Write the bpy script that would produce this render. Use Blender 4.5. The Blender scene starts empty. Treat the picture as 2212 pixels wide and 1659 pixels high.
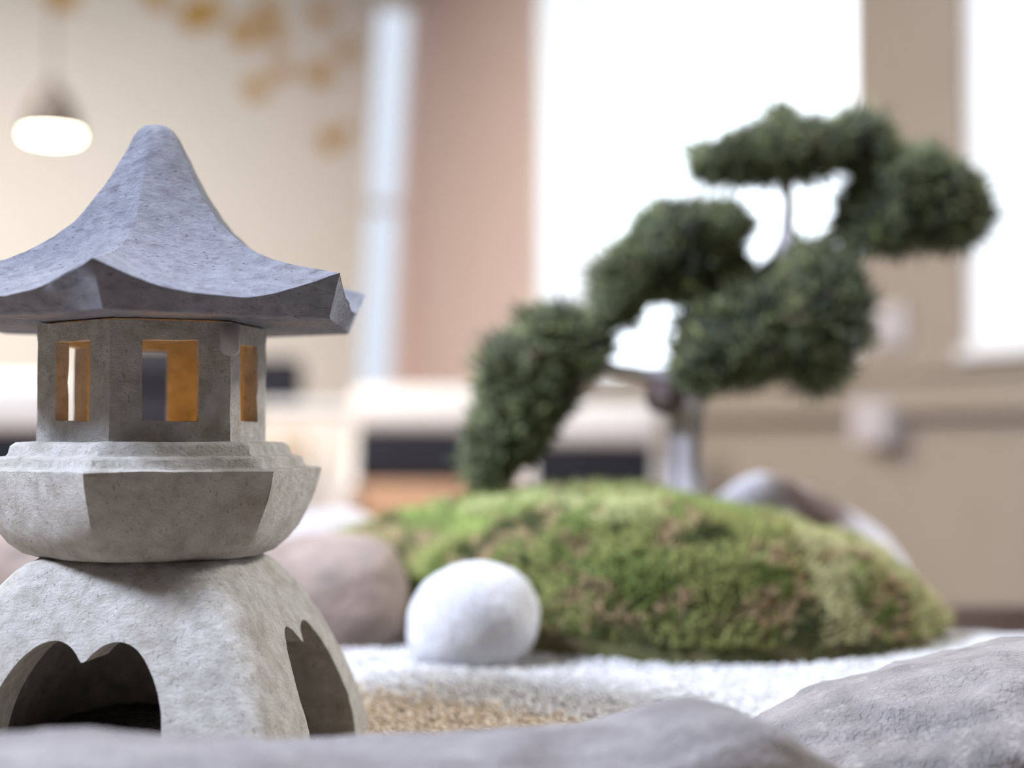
import bpy, bmesh, math, random
import numpy as np
from mathutils import Vector, Matrix, noise

random.seed(7)
rng = np.random.default_rng(7)
C = bpy.context.scene
COL = C.collection
PI = math.pi

# ------------------------------------------------------------------ camera
F, PX0, PY0, YH = 3300.0, 1106.0, 829.5, 945.0      # focal length in pixels, principal point, eye-level row
PITCH = math.atan((YH - PY0) / F)
CP, SP = math.cos(PITCH), math.sin(PITCH)
ZC = 0.127                                          # camera height above the gravel
cd = bpy.data.cameras.new('camera'); cam = bpy.data.objects.new('camera', cd); COL.objects.link(cam)
cam.location = (0, 0, ZC); cam.rotation_euler = (PI/2 + PITCH, 0, 0)
cd.sensor_width = 36.0; cd.lens = 36.0 * F / 2212.0
cd.clip_start = 0.02; cd.clip_end = 100
cd.dof.use_dof = True; cd.dof.focus_distance = 0.61; cd.dof.aperture_fstop = cd.lens / 14.9
C.camera = cam

# ------------------------------------------------------------------ world, lights, exposure
w = bpy.data.worlds.new('sky'); C.world = w; w.use_nodes = True
bg = w.node_tree.nodes['Background']
bg.inputs[0].default_value = (0.90, 0.95, 1.0, 1); bg.inputs[1].default_value = 3.2
C.view_settings.view_transform = 'Standard'; C.view_settings.look = 'None'
C.view_settings.gamma = 1.0; C.view_settings.use_curve_mapping = False
C.view_settings.exposure = 0.0

# room frame: origin in the far corner, E1 to the window wall, E2 to the far wall
O = Vector((-0.43, 7.05, 0)); E1 = Vector((0.912, 0.411, 0)).normalized(); E2 = Vector((-E1.y, E1.x, 0))
def rp(a, b, z): return O + E1*a + E2*b + Vector((0, 0, z))
def area(name, loc, target, sx, sy, power, color):
    l = bpy.data.lights.new(name, 'AREA'); l.shape = 'RECTANGLE'; l.size = sx; l.size_y = sy
    l.energy = power; l.color = color
    o = bpy.data.objects.new(name, l); COL.objects.link(o); o.location = loc
    o.rotation_euler = (Vector(target) - Vector(loc)).to_track_quat('-Z', 'Y').to_euler()
    return o
LANT = Vector((-0.152, 0.65, 0.12))
area('daylight_left', rp(-3.80, -5.95, 1.75), LANT, 0.5, 0.5, 150, (0.72, 0.80, 1.0))
area('daylight_right', rp(-0.12, -6.15, 1.70), LANT, 0.6, 0.6, 72, (1.0, 0.97, 0.95))
area('far_wall_fill', rp(-2.9, -2.5, 2.15), rp(-2.9, -2.5, 0), 1.5, 1.2, 165, (1.0, 0.96, 0.91))  # unseen fill lamp, added to brighten the far walls

# ------------------------------------------------------------------ helpers
def P(px, py, Y):
    """point of the world at distance Y seen in pixel px, py of the photograph"""
    t = (PY0 - py) / F
    z = Y * (t*CP + SP) / (CP - t*SP)
    return Vector(((px - PX0) / F * (Y*CP + z*SP), Y, z + ZC))
def PZ(py, Y): return P(0, py, Y).z

def mat(name, base, rough=0.6, metal=0.0, spec=0.5):
    m = bpy.data.materials.new(name); m.use_nodes = True
    b = m.node_tree.nodes['Principled BSDF']
    b.inputs['Base Color'].default_value = (*base, 1); b.inputs['Roughness'].default_value = rough
    b.inputs['Metallic'].default_value = metal; b.inputs['Specular IOR Level'].default_value = spec
    return m
def N(m, t, **kw):
    n = m.node_tree.nodes.new(t)
    for k, v in kw.items(): setattr(n, k, v)
    return n
def L(m, a, b): m.node_tree.links.new(a, b)
def bsdf(m): return m.node_tree.nodes['Principled BSDF']
def noise_mat(name, stops, scale, detail=6, rough=0.8, bump=0.0, bscale=None, bdist=0.001, distortion=0.0, stretch=(1,1,1), layers=(), spec=0.3, relief=None):
    """colour by object-space noise through a ramp, relief by finer noise"""
    m = mat(name, stops[0][1], rough, spec=spec)
    tc = N(m, 'ShaderNodeTexCoord'); mp = N(m, 'ShaderNodeMapping'); mp.inputs['Scale'].default_value = stretch
    L(m, tc.outputs['Object'], mp.inputs['Vector'])
    n = N(m, 'ShaderNodeTexNoise'); n.inputs['Scale'].default_value = scale; n.inputs['Detail'].default_value = detail
    n.inputs['Distortion'].default_value = distortion
    L(m, mp.outputs[0], n.inputs['Vector'])
    r = N(m, 'ShaderNodeValToRGB')
    e = r.color_ramp.elements
    while len(e) < len(stops): e.new(0.5)
    for i, (p, c) in enumerate(stops): e[i].position = p; e[i].color = (*c, 1)
    L(m, n.outputs['Fac'], r.inputs[0])
    out = r.outputs[0]
    for (sc, lo, hi, colr, amt, st) in layers:                       # extra blotches
        mp2 = N(m, 'ShaderNodeMapping'); mp2.inputs['Scale'].default_value = st; L(m, tc.outputs['Object'], mp2.inputs['Vector'])
        n2 = N(m, 'ShaderNodeTexNoise'); n2.inputs['Scale'].default_value = sc; n2.inputs['Detail'].default_value = 4
        L(m, mp2.outputs[0], n2.inputs['Vector'])
        mr = N(m, 'ShaderNodeMapRange'); mr.inputs['From Min'].default_value = lo; mr.inputs['From Max'].default_value = hi
        mr.inputs['To Max'].default_value = amt
        L(m, n2.outputs['Fac'], mr.inputs['Value'])
        mx = N(m, 'ShaderNodeMix', data_type='RGBA'); mx.inputs['B'].default_value = (*colr, 1)
        L(m, mr.outputs[0], mx.inputs['Factor']); L(m, out, mx.inputs['A']); out = mx.outputs['Result']
    L(m, out, bsdf(m).inputs['Base Color'])
    if bump:
        nb = N(m, 'ShaderNodeTexNoise'); nb.inputs['Scale'].default_value = bscale or scale*4; nb.inputs['Detail'].default_value = 5
        nb.inputs['Distortion'].default_value = 0.6; src = mp
        if relief:
            nb.inputs['Detail'].default_value = relief[0]; nb.inputs['Roughness'].default_value = relief[1]; nb.inputs['Distortion'].default_value = 0.0
            src = N(m, 'ShaderNodeMapping'); src.inputs['Scale'].default_value = relief[2]; L(m, tc.outputs['Object'], src.inputs['Vector'])
        L(m, src.outputs[0], nb.inputs['Vector'])
        bp = N(m, 'ShaderNodeBump'); bp.inputs['Strength'].default_value = bump; bp.inputs['Distance'].default_value = bdist
        L(m, nb.outputs['Fac'], bp.inputs['Height']); L(m, bp.outputs[0], bsdf(m).inputs['Normal'])
    return m

def tag(o, label=None, cat=None, group=None, kind=None):
    if label: o['label'] = label
    if cat: o['category'] = cat
    if group: o['group'] = group
    if kind: o['kind'] = kind
    return o
def obj(name, me, m=None, parent=None, loc=None, rot=None):
    if isinstance(me, bmesh.types.BMesh):
        d = bpy.data.meshes.new(name); me.to_mesh(d); me.free(); me = d
    if m is not None and not me.materials: me.materials.append(m)
    o = bpy.data.objects.new(name, me); COL.objects.link(o)
    if parent is not None: o.parent = parent
    if loc is not None: o.location = loc
    if rot is not None: o.rotation_euler = rot
    return o
def empty(name, loc=(0,0,0), rz=0.0):
    o = bpy.data.objects.new(name, None); COL.objects.link(o); o.location = loc; o.rotation_euler = (0,0,rz)
    o.empty_display_size = 0.02
    return o
def smooth(o, ang=None):
    me = o.data
    me.polygons.foreach_set('use_smooth', np.ones(len(me.polygons), dtype=bool))
    if ang: me.set_sharp_from_angle(angle=math.radians(ang))
    return o
def mesh_np(name, V, Fc, col=None):
    """fast mesh from numpy arrays, all faces with the same vertex count"""
    me = bpy.data.meshes.new(name); n = Fc.shape[1]
    me.vertices.add(len(V)); me.vertices.foreach_set('co', np.ascontiguousarray(V, dtype=np.float32).ravel())
    me.loops.add(Fc.size); me.loops.foreach_set('vertex_index', np.ascontiguousarray(Fc, dtype=np.int32).ravel())
    me.polygons.add(len(Fc)); me.polygons.foreach_set('loop_start', np.arange(0, Fc.size, n, dtype=np.int32))
    if col is not None:
        a = me.color_attributes.new('tint', 'FLOAT_COLOR', 'POINT')
        c4 = np.ones((len(V), 4), dtype=np.float32); c4[:, :3] = col; a.data.foreach_set('color', c4.ravel())
    me.update(calc_edges=True); me.validate()
    return me
def box(bm, lo, hi, M=None):
    vs = [bm.verts.new(Vector((x, y, z))) for x in (lo[0], hi[0]) for y in (lo[1], hi[1]) for z in (lo[2], hi[2])]
    for f in ((0,1,3,2),(4,6,7,5),(0,4,5,1),(2,3,7,6),(0,2,6,4),(1,5,7,3)): bm.faces.new([vs[i] for i in f])
    if M:
        for v in vs: v.co = M @ v.co
    return vs
def bevel(o, wd, seg=2, ang=40):
    b = o.modifiers.new('bevel', 'BEVEL'); b.width = wd; b.segments = seg; b.limit_method = 'ANGLE'; b.angle_limit = math.radians(ang)
    return o
def loft(bm, rings, cap0=True, cap1=True, closed=True):
    R = [[bm.verts.new(p) for p in r] for r in rings]
    n = len(R[0])
    for a, b in zip(R[:-1], R[1:]):
        for i in range(n if closed else n-1):
            j = (i+1) % n
            bm.faces.new((a[i], a[j], b[j], b[i]))
    if cap0: bm.faces.new(R[0][::-1])
    if cap1: bm.faces.new(R[-1])
    return R
def tube(bm, pts, rads, n=10):
    pts = [Vector(p) for p in pts]; rings = []
    for i, p in enumerate(pts):
        d = (pts[min(i+1, len(pts)-1)] - pts[max(i-1, 0)]).normalized()
        u = d.cross(Vector((0.13, 1, 0.21))).normalized(); v = d.cross(u)
        r = rads[i] if hasattr(rads, '__len__') else rads
        rings.append([p + (u*math.cos(2*PI*k/n) + v*math.sin(2*PI*k/n))*r for k in range(n)])
    loft(bm, rings)
def catmull(pts, sub=8, closed=True):
    n = len(pts); out = []
    for i in range(n if closed else n-1):
        g = lambda k: Vector(pts[k % n]) if closed else Vector(pts[max(0, min(n-1, k))])
        p0, p1, p2, p3 = g(i-1), g(i), g(i+1), g(i+2)
        for s in range(sub):
            t = s/sub
            out.append(0.5*((2*p1) + (p2-p0)*t + (2*p0-5*p1+4*p2-p3)*t*t + (3*p1-p0-3*p2+p3)*t**3))
    if not closed: out.append(Vector(pts[-1]))
    return out
def interp(x, xs, ys): return float(np.interp(x, xs, ys))
def fbm(p, s, o=4): return noise.fractal(Vector(p)*s, 0.6, 2.1, o)

# ------------------------------------------------------------------ materials
STONE = noise_mat('cast_stone', [(0.25, (0.371,0.345,0.300)), (0.5, (0.499,0.474,0.431)), (0.75, (0.594,0.572,0.533))], 150, 10, 0.85,
                  bump=0.9, bscale=300, bdist=0.0026, relief=(9, 0.72, (1.0,1.0,1.5)),
                  layers=[(42, 0.52, 0.75, (0.33,0.28,0.22), 0.55, (1,1,1)), (800, 0.60, 0.70, (0.22,0.19,0.165), 0.6, (1,1,0.5))])
ROOFM = noise_mat('cast_stone_roof', [(0.25, (0.245,0.251,0.291)), (0.5, (0.314,0.319,0.370)), (0.75, (0.393,0.399,0.450))], 150, 10, 0.8,
                  bump=1.0, bscale=260, bdist=0.0038, relief=(9, 0.72, (1.0,1.0,2.2)),
                  layers=[(130, 0.55, 0.70, (0.16,0.15,0.18), 0.55, (1,1,2.2)), (420, 0.63, 0.69, (0.08,0.07,0.075), 0.8, (1,1,2.8))])
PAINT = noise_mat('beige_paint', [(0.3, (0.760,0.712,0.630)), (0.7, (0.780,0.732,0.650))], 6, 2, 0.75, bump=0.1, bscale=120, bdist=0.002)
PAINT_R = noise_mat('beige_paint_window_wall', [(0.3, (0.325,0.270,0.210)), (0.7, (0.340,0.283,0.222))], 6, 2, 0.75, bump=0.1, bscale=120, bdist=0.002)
PINK = noise_mat('pink_lit_wall', [(0.3, (0.72,0.55,0.48)), (0.7, (0.74,0.57,0.495))], 5, 2, 0.75)  # warm light on the wall put into the base colour
CEIL = noise_mat('grey_ceiling_paint', [(0.3, (0.38,0.37,0.36)), (0.7, (0.41,0.40,0.39))], 6, 2, 0.8)
FLOORM = noise_mat('brown_carpet', [(0.3, (0.20,0.165,0.14)), (0.7, (0.26,0.22,0.19))], 40, 3, 0.9)
DARKW = noise_mat('dark_panelling', [(0.3, (0.10,0.08,0.07)), (0.7, (0.14,0.11,0.10))], 6, 2, 0.7)
WHITE = noise_mat('white_lacquer', [(0.3, (0.80,0.79,0.78)), (0.7, (0.84,0.83,0.82))], 8, 2, 0.35)
PLATE = noise_mat('pale_mauve_plastic', [(0.3, (0.50,0.45,0.44)), (0.7, (0.53,0.48,0.47))], 8, 2, 0.5)
CREAM = noise_mat('cream_laminate', [(0.3, (0.74,0.66,0.58)), (0.7, (0.78,0.70,0.62))], 8, 2, 0.4)
CHAIRW = noise_mat('white_leather', [(0.3, (0.76,0.71,0.67)), (0.7, (0.82,0.77,0.73))], 12, 2, 0.45)
BLACK = noise_mat('black_fabric', [(0.3, (0.010,0.010,0.014)), (0.7, (0.018,0.018,0.026))], 60, 2, 0.8)
TAN = noise_mat('tan_leather', [(0.3, (0.44,0.255,0.15)), (0.7, (0.50,0.30,0.185))], 14, 3, 0.5)
GOLD = noise_mat('brushed_gold', [(0.3, (0.60,0.36,0.08)), (0.7, (0.74,0.48,0.13))], 30, 3, 0.45); bsdf(GOLD).inputs['Metallic'].default_value = 0.6
SHADE = noise_mat('taupe_lamp_shade', [(0.3, (0.050,0.036,0.028)), (0.7, (0.065,0.048,0.038))], 14, 2, 0.6)
WOOD = noise_mat('dark_wood', [(0.35, (0.065,0.042,0.030)), (0.65, (0.12,0.082,0.06))], 14, 5, 0.6, bump=0.3, bscale=60, stretch=(0.3,1,1))
BARK = noise_mat('grey_bark', [(0.3, (0.28,0.24,0.24)), (0.52, (0.54,0.49,0.52)), (0.72, (0.70,0.65,0.69))], 90, 6, 0.9, bump=1.0, bscale=220, bdist=0.002, stretch=(1,1,0.12))
def glass_mat():
    m = bpy.data.materials.new('window_glass'); m.use_nodes = True; nt = m.node_tree; nt.nodes.clear()
    o = N(m, 'ShaderNodeOutputMaterial'); mx = N(m, 'ShaderNodeMixShader'); t = N(m, 'ShaderNodeBsdfTransparent'); g = N(m, 'ShaderNodeBsdfGlossy')
    g.inputs['Roughness'].default_value = 0.02; t.inputs[0].default_value = (0.96, 0.98, 1, 1); mx.inputs[0].default_value = 0.06
    L(m, t.outputs[0], mx.inputs[1]); L(m, g.outputs[0], mx.inputs[2]); L(m, mx.outputs[0], o.inputs[0])
    return m
GLASS = glass_mat()
FILM = glass_mat(); FILM.name = 'window_film'; FILM.node_tree.nodes['Transparent BSDF'].inputs[0].default_value = (0.535, 0.55, 0.575, 1)
def emis(name, color, s):
    m = mat(name, (0.8,0.8,0.8)); b = bsdf(m); b.inputs['Emission Color'].default_value = (*color, 1); b.inputs['Emission Strength'].default_value = s
    return m
def tint_mat(name, rough=0.7, spec=0.3, sss=False):
    m = mat(name, (0.5,0.5,0.5), rough, spec=spec)
    a = N(m, 'ShaderNodeVertexColor', layer_name='tint'); L(m, a.outputs[0], bsdf(m).inputs['Base Color'])
    return m

# ------------------------------------------------------------------ the room
def rbox_bm(bm, a0, a1, b0, b1, z0, z1):
    vs = box(bm, (a0, b0, z0), (a1, b1, z1))
    for v in vs: v.co = rp(v.co.x, v.co.y, v.co.z)
def rbox(name, m, a0, a1, b0, b1, z0, z1, parent=None):
    bm = bmesh.new(); rbox_bm(bm, a0, a1, b0, b1, z0, z1); bmesh.ops.recalc_face_normals(bm, faces=bm.faces)
    o = obj(name, bm, m, parent)
    if parent is None: o['kind'] = 'structure'
    return o
FLOOR, TOP, SILL, HEAD = -0.70, 2.25, 0.328, 2.05
A, B = 0.164, 0.364                                    # the window wall: A*Y + B*X = 1
def wall_b(px):                                        # place along the window wall seen at pixel column px
    u = (px - PX0)/F; Y = 1/(A + B*u)
    return (Vector((u*Y, Y, 0)) - O).dot(E2), Y
rbox('floor', FLOORM, -4.05, 0.3, -8.7, 0.3, FLOOR-0.1, FLOOR)
rbox('ceiling', CEIL, -4.05, 0.3, -8.7, 0.3, TOP, TOP+0.1)
rbox('wall_front', DARKW, -4.05, 0.3, -8.7, -8.6, FLOOR, TOP)
w1a, _ = wall_b(1165); w1b, _ = wall_b(1852); w2a, _ = wall_b(2082)
w2b = w2a - 2.9
THK = 0.29
bm = bmesh.new()
rbox_bm(bm, 0, THK, -8.6, 0.0, FLOOR, SILL); rbox_bm(bm, 0, THK, -8.6, 0.0, HEAD, TOP)
for b0, b1 in ((w1a, 0.0), (w2a, w1b), (-8.6, w2b)): rbox_bm(bm, 0, THK, b0, b1, SILL, HEAD)
bmesh.ops.recalc_face_normals(bm, faces=bm.faces)
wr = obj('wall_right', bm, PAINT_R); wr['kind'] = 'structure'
bm = bmesh.new()
LW0, LW1, LZ0, LZ1 = -6.5, -5.3, 1.2, 2.1
rbox_bm(bm, -4.0, -3.9, -8.6, 0.1, FLOOR, LZ0); rbox_bm(bm, -4.0, -3.9, -8.6, 0.1, LZ1, TOP)
rbox_bm(bm, -4.0, -3.9, -8.6, LW0, LZ0, LZ1); rbox_bm(bm, -4.0, -3.9, LW1, 0.1, LZ0, LZ1)
bmesh.ops.recalc_face_normals(bm, faces=bm.faces)
wl = obj('wall_left', bm, DARKW); wl['kind'] = 'structure'

def window(name, b0, b1, z0, z1, a, mull=(), face=1):
    f = 0.04
    bm = bmesh.new()
    rbox_bm(bm, a, a+0.06, b0, b1, z0, z0+f); rbox_bm(bm, a, a+0.06, b0, b1, z1-f, z1)
    rbox_bm(bm, a, a+0.06, b0, b0+f, z0+f, z1-f); rbox_bm(bm, a, a+0.06, b1-f, b1, z0+f, z1-f)
    bmesh.ops.recalc_face_normals(bm, faces=bm.faces)
    o = obj(name, bm, WHITE); o['kind'] = 'structure'
    for mb in mull: rbox('mullion', WHITE, a+0.005, a+0.055, mb-0.03, mb+0.03, z0+f, z1-f, o)
    edges = [b0+f] + sorted(mull) + [b1-f]
    for e0, e1 in zip(edges[:-1], edges[1:]): rbox('glass_pane', GLASS, a+0.025, a+0.031, e0, e1, z0+f, z1-f, o)
    return o
window('window_1', w1b, w1a, SILL, HEAD, 0.20)
w1 = bpy.data.objects['window_1']
rbox('reveal', WHITE, 0.002, 0.20, w1a-0.012, w1a-0.001, SILL, HEAD, w1); rbox('reveal', WHITE, 0.002, 0.20, w1b+0.001, w1b+0.012, SILL, HEAD, w1)
rbox('window_sill', WHITE, -0.02, 0.20, w1b, w1a, SILL-0.002, SILL+0.02, w1)
w2 = window('window_2', w2b, w2a, SILL, HEAD, 0.015)
rbox('reveal', WHITE, 0.08, 0.288, w2a-0.012, w2a-0.001, SILL, HEAD, w2)
rbox('window_sill', WHITE, -0.02, 0.065, w2b-0.02, w2a+0.0, SILL-0.012, SILL+0.012, w2)
window('window_4', LW0, LW1, LZ0, LZ1, -3.98)
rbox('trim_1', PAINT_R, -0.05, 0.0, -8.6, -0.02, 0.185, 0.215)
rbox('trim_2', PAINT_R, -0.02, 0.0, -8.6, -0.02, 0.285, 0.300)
rbox('baseboard_right', WHITE, -0.015, 0.0, -8.6, -0.02, FLOOR, FLOOR+0.09)
# wall from far corner to first window, its warm glow painted in pink
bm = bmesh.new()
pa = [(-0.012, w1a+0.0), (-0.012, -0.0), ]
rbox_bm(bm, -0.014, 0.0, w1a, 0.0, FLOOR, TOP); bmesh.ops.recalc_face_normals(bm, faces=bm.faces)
lit_strip = obj('lit_wall_strip', bm, PINK); lit_strip['kind'] = 'structure'
# far wall, with a tall narrow window beside the corner whose left reveal leans a little
def back_a(px):
    u = (px-PX0)/F
    return (u*O.y - O.x) / (E1.x - u*E1.y)
zt, zb = PZ(0, 7.0), PZ(850, 7.0)
ap, aq = back_a(815), back_a(772)
bm = bmesh.new()
sl = (ap-aq)/(zt-zb)
pts = [(-4.0, FLOOR), (aq+sl*(0.30-zb), 0.30), (ap+sl*(TOP-0.12-zt), TOP-0.12), (ap+sl*(TOP-0.12-zt), TOP), (-4.0, TOP)]
pts = [(-4.0, FLOOR), (0.3, FLOOR), (0.3, 0.30), (aq+sl*(0.30-zb), 0.30), (ap+sl*(TOP-0.12-zt), TOP-0.12), (0.3, TOP-0.12), (0.3, TOP), (-4.0, TOP)]
fr = [bm.verts.new(rp(a, 0.0, z)) for a, z in pts]; bk = [bm.verts.new(rp(a, 0.12, z)) for a, z in pts]
bm.faces.new(fr); bm.faces.new(bk[::-1])
for i in range(len(pts)): j = (i+1) % len(pts); bm.faces.new((fr[i], bk[i], bk[j], fr[j]))
bmesh.ops.recalc_face_normals(bm, faces=bm.faces)
wb = obj('wall_back', bm, PAINT); wb['kind'] = 'structure'
bm = bmesh.new()
qa, qb = back_a(903), back_a(858); sl2 = (qa-qb)/(PZ(0,7.0)-PZ(830,7.0))
lines = [(qb + sl2*(FLOOR-PZ(830,7.0)), FLOOR), (0.0, FLOOR), (0.0, TOP), (min(-0.001, qb + sl2*(TOP-PZ(830,7.0))), TOP)]
loft(bm, [[rp(a, b, z) for a, z in lines] for b in (-0.02, 0.12)]); bmesh.ops.recalc_face_normals(bm, faces=bm.faces)
o = obj('lit_wall_edge', bm, PINK); o['kind'] = 'structure'  # same wall glow painted on, carried round the corner
w3 = rbox('window_3', WHITE, aq-0.05, 0.29, 0.125, 0.16, 0.24, 0.32)
rbox('glass_pane', FILM, aq-0.05, 0.29, 0.14, 0.146, 0.32, TOP-0.05, w3)
rbox('frame_rail', WHITE, aq-0.02, 0.29, 0.125, 0.16, PZ(445, 7.1)-0.02, PZ(445, 7.1)+0.02, w3)

# ------------------------------------------------------------------ planter and gravel bed
def ground_z(x, y):
    z = -0.008 + 0.010*np.clip((y-0.72)/0.14, 0, 1)
    z = z - 0.048*np.clip((y-0.95)/0.30, 0, 1)**1.2
    z = z - 0.03*np.clip((np.abs(x-0.0)-0.42)/0.2, 0, 1)
    z = z - 0.012*np.clip((0.50-y)/0.2, 0, 1)
    z = z + 0.007*np.exp(-((x+0.05)/0.05)**2 - ((y-0.80)/0.035)**2)      # gravel heaped by the stones
    return z
def tan_edge(x):                                        # where the bare tan sand gives way to white gravel
    return np.interp(x, [-0.3, -0.16, -0.10, -0.08, -0.02, 0.03, 0.07, 0.12], [1.0, 0.95, 0.80, 0.775, 0.755, 0.730, 0.67, 0.55])
pl = empty('garden_planter', (0, 0.9, FLOOR)); tag(pl, 'dark wooden planter box holding the gravel garden', 'planter')
def plank(name, lo, hi):
    bm = bmesh.new(); box(bm, lo, hi); bmesh.ops.recalc_face_normals(bm, faces=bm.faces)
    o = obj(name, bm, WOOD, pl); o.matrix_parent_inverse = Matrix.Translation(-pl.location); return bevel(o, 0.003)
RIM = -0.020
XL, XR, YF, YB = -0.75, 0.75, 0.24, 1.36
for i in range(3):
    z0 = FLOOR + i*(RIM-FLOOR)/3; z1 = FLOOR + (i+1)*(RIM-FLOOR)/3 - 0.002
    plank('board', (XL, YB, z0), (XR, YB+0.03, z1)); plank('board', (XL, YF-0.03, z0), (XR, YF, z1))
    plank('board', (XL-0.03, YF-0.03, z0), (XL, YB+0.03, z1)); plank('board', (XR, YF-0.03, z0), (XR+0.03, YB+0.03, z1))
gx, gy = np.meshgrid(np.linspace(XL, XR, 180), np.linspace(YF, YB, 150))
gz = ground_z(gx, gy) - 0.0012
nv = gx.size; V = np.stack([gx.ravel(), gy.ravel(), gz.ravel()], 1)
idx = np.arange(nv).reshape(gx.shape)
Fq = np.stack([idx[:-1,:-1].ravel(), idx[:-1,1:].ravel(), idx[1:,1:].ravel(), idx[1:,:-1].ravel()], 1)
GRAV_BED = tint_mat('fine_sand', 0.9, 0.2)
wmask = np.clip((V[:,1] - tan_edge(V[:,0]) + rng.normal(0, 0.004, nv))/0.012 + 0.5, 0, 1)[:,None]
bed = smooth(obj('sand_bed', mesh_np('sand_bed', V, Fq, np.array([[0.34,0.275,0.205]])*(1-wmask) + np.array([[0.56,0.555,0.55]])*wmask), GRAV_BED, pl)); bed.matrix_parent_inverse = Matrix.Translation(-pl.location)
bed['kind'] = 'stuff'

t_ = (1+5**0.5)/2
ICO = np.array([(-1,t_,0),(1,t_,0),(-1,-t_,0),(1,-t_,0),(0,-1,t_),(0,1,t_),(0,-1,-t_),(0,1,-t_),(t_,0,-1),(t_,0,1),(-t_,0,-1),(-t_,0,1)])/math.hypot(1, t_)
ICF = np.array([(0,11,5),(0,5,1),(0,1,7),(0,7,10),(0,10,11),(1,5,9),(5,11,4),(11,10,2),(10,7,6),(7,1,8),(3,9,4),(3,4,2),(3,2,6),(3,6,8),(3,8,9),(4,9,5),(2,4,11),(6,2,10),(8,6,7),(9,8,1)])
def grains(name, xy, r0, r1, cols, m, lift=0.3):
    n = len(xy); r = rng.uniform(r0, r1, n)
    jit = 1 + rng.uniform(-0.28, 0.28, (n, 12, 3))
    sc = rng.uniform(0.65, 1.2, (n, 1, 3))
    V = ICO[None]*jit*sc*r[:, None, None]
    a = rng.uniform(0, 2*PI, n); ca, sa = np.cos(a)[:, None], np.sin(a)[:, None]
    X = V[:,:,0]*ca - V[:,:,1]*sa; Y = V[:,:,0]*sa + V[:,:,1]*ca; Z = V[:,:,2]
    z = ground_z(xy[:,0], xy[:,1]) + r*lift + rng.uniform(-0.3, 0.5, n)*r
    V = np.stack([X + xy[:,0:1], Y + xy[:,1:2], Z + z[:,None]], 2).reshape(-1, 3)
    Fc = (ICF[None] + (np.arange(n)*12)[:,None,None]).reshape(-1, 3)
    c = np.asarray(cols)[rng.integers(0, len(cols), n)] * rng.uniform(0.85, 1.08, (n, 1))
    o = obj(name, mesh_np(name, V, Fc, np.repeat(c, 12, 0)), m); smooth(o); return o
GRAINM = tint_mat('gravel_grain', 0.6, 0.4)
def scatter(n, x0, x1, y0, y1): return np.stack([rng.uniform(x0, x1, n), rng.uniform(y0, y1, n)], 1)
q = scatter(110000, -0.42, 0.46, 0.52, 1.30)
e = q[:,1] - tan_edge(q[:,0]) + rng.normal(0, 0.007, len(q))
q = q[e > 0]; q = q[(np.abs(q[:,0]) < 0.37*q[:,1]+0.03)]
g1 = grains('white_gravel', q, 0.0008, 0.0016, [(0.66,0.655,0.655),(0.62,0.615,0.62),(0.70,0.695,0.69),(0.58,0.565,0.55)], GRAINM)
tag(g1, 'fine white gravel raked around the stones and moss mound', 'gravel', kind='stuff')
q = scatter(42000, -0.22, 0.12, 0.54, 0.84)
e = q[:,1] - tan_edge(q[:,0]) + rng.normal(0, 0.010, len(q))
q = q[e < 0]
g2 = grains('tan_sand', q, 0.0007, 0.0013, [(0.62,0.50,0.36),(0.70,0.59,0.45),(0.52,0.40,0.28),(0.76,0.68,0.57)], GRAINM)
tag(g2, 'coarse tan sand beside the foot of the stone lantern', 'sand', kind='stuff')

# ------------------------------------------------------------------ rocks
def rock(name, c, r, m, label, seed=0, rz=0.0, tilt=0.0, amp=0.12, fs=2.2, fine=0.012, sub=5, squash=2.0, shape=None, group=None, rx=0.0):
    bm = bmesh.new(); bmesh.ops.create_icosphere(bm, subdivisions=sub, radius=1)
    for v in bm.verts:
        n = v.co.copy()
        if squash != 2.0:
            k = (abs(n.x)**squash + abs(n.y)**squash + abs(n.z)**squash)**(-1/squash); n = n*k
        d = 1 + amp*noise.fractal(n*fs*0.5 + Vector((seed*7.3, seed*1.7, seed*3.1)), 0.8, 2.0, 3) + fine*noise.fractal(n*9 + Vector((seed, 0, 0)), 0.8, 2.0, 4)
        n = n*d
        if shape: n = shape(n)
        v.co = Vector((n.x*r[0], n.y*r[1], n.z*r[2]))
    o = obj(name, bm, m, loc=c, rot=(rx, tilt, rz)); smooth(o)
    tag(o, label, 'rock'); return o
def rockmat(name, a, b, c, sc=30, lay=(), bump=0.6, bs=260):
    return noise_mat(name, [(0.3, a), (0.5, b), (0.72, c)], sc, 8, 0.85, bump=bump, bscale=bs, bdist=0.002, distortion=0.3, layers=lay)
R_GRANITE = rockmat('white_granite', (0.42,0.42,0.435), (0.55,0.55,0.565), (0.64,0.64,0.65), 520, [(620, 0.57, 0.66, (0.20,0.20,0.215), 0.45, (1,1,1))])
R_BROWN = rockmat('mauve_brown_stone', (0.191,0.148,0.126), (0.295,0.231,0.195), (0.369,0.290,0.242), 26, [(22, 0.5, 0.7, (0.162,0.144,0.150), 0.55, (1,1,1))])
R_GREY = rockmat('grey_fieldstone', (0.129,0.116,0.115), (0.190,0.176,0.175), (0.241,0.225,0.222), 22, [(16, 0.54, 0.70, (0.086,0.064,0.056), 0.65, (1,1,1)), (90, 0.60, 0.72, (0.267,0.249,0.231), 0.5, (1,1,1))], bump=0.9)
R_GREY2 = rockmat('blue_grey_fieldstone', (0.139,0.127,0.122), (0.213,0.194,0.185), (0.272,0.250,0.240), 28, [(34, 0.54, 0.70, (0.084,0.065,0.051), 0.55, (1,1,1)), (120, 0.58, 0.70, (0.327,0.300,0.269), 0.5, (1,1,1))], bump=1.0, bs=420)
R_REAR = rockmat('banded_stone', (0.30,0.29,0.31), (0.46,0.45,0.49), (0.56,0.55,0.60), 20, bump=0.6)
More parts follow.
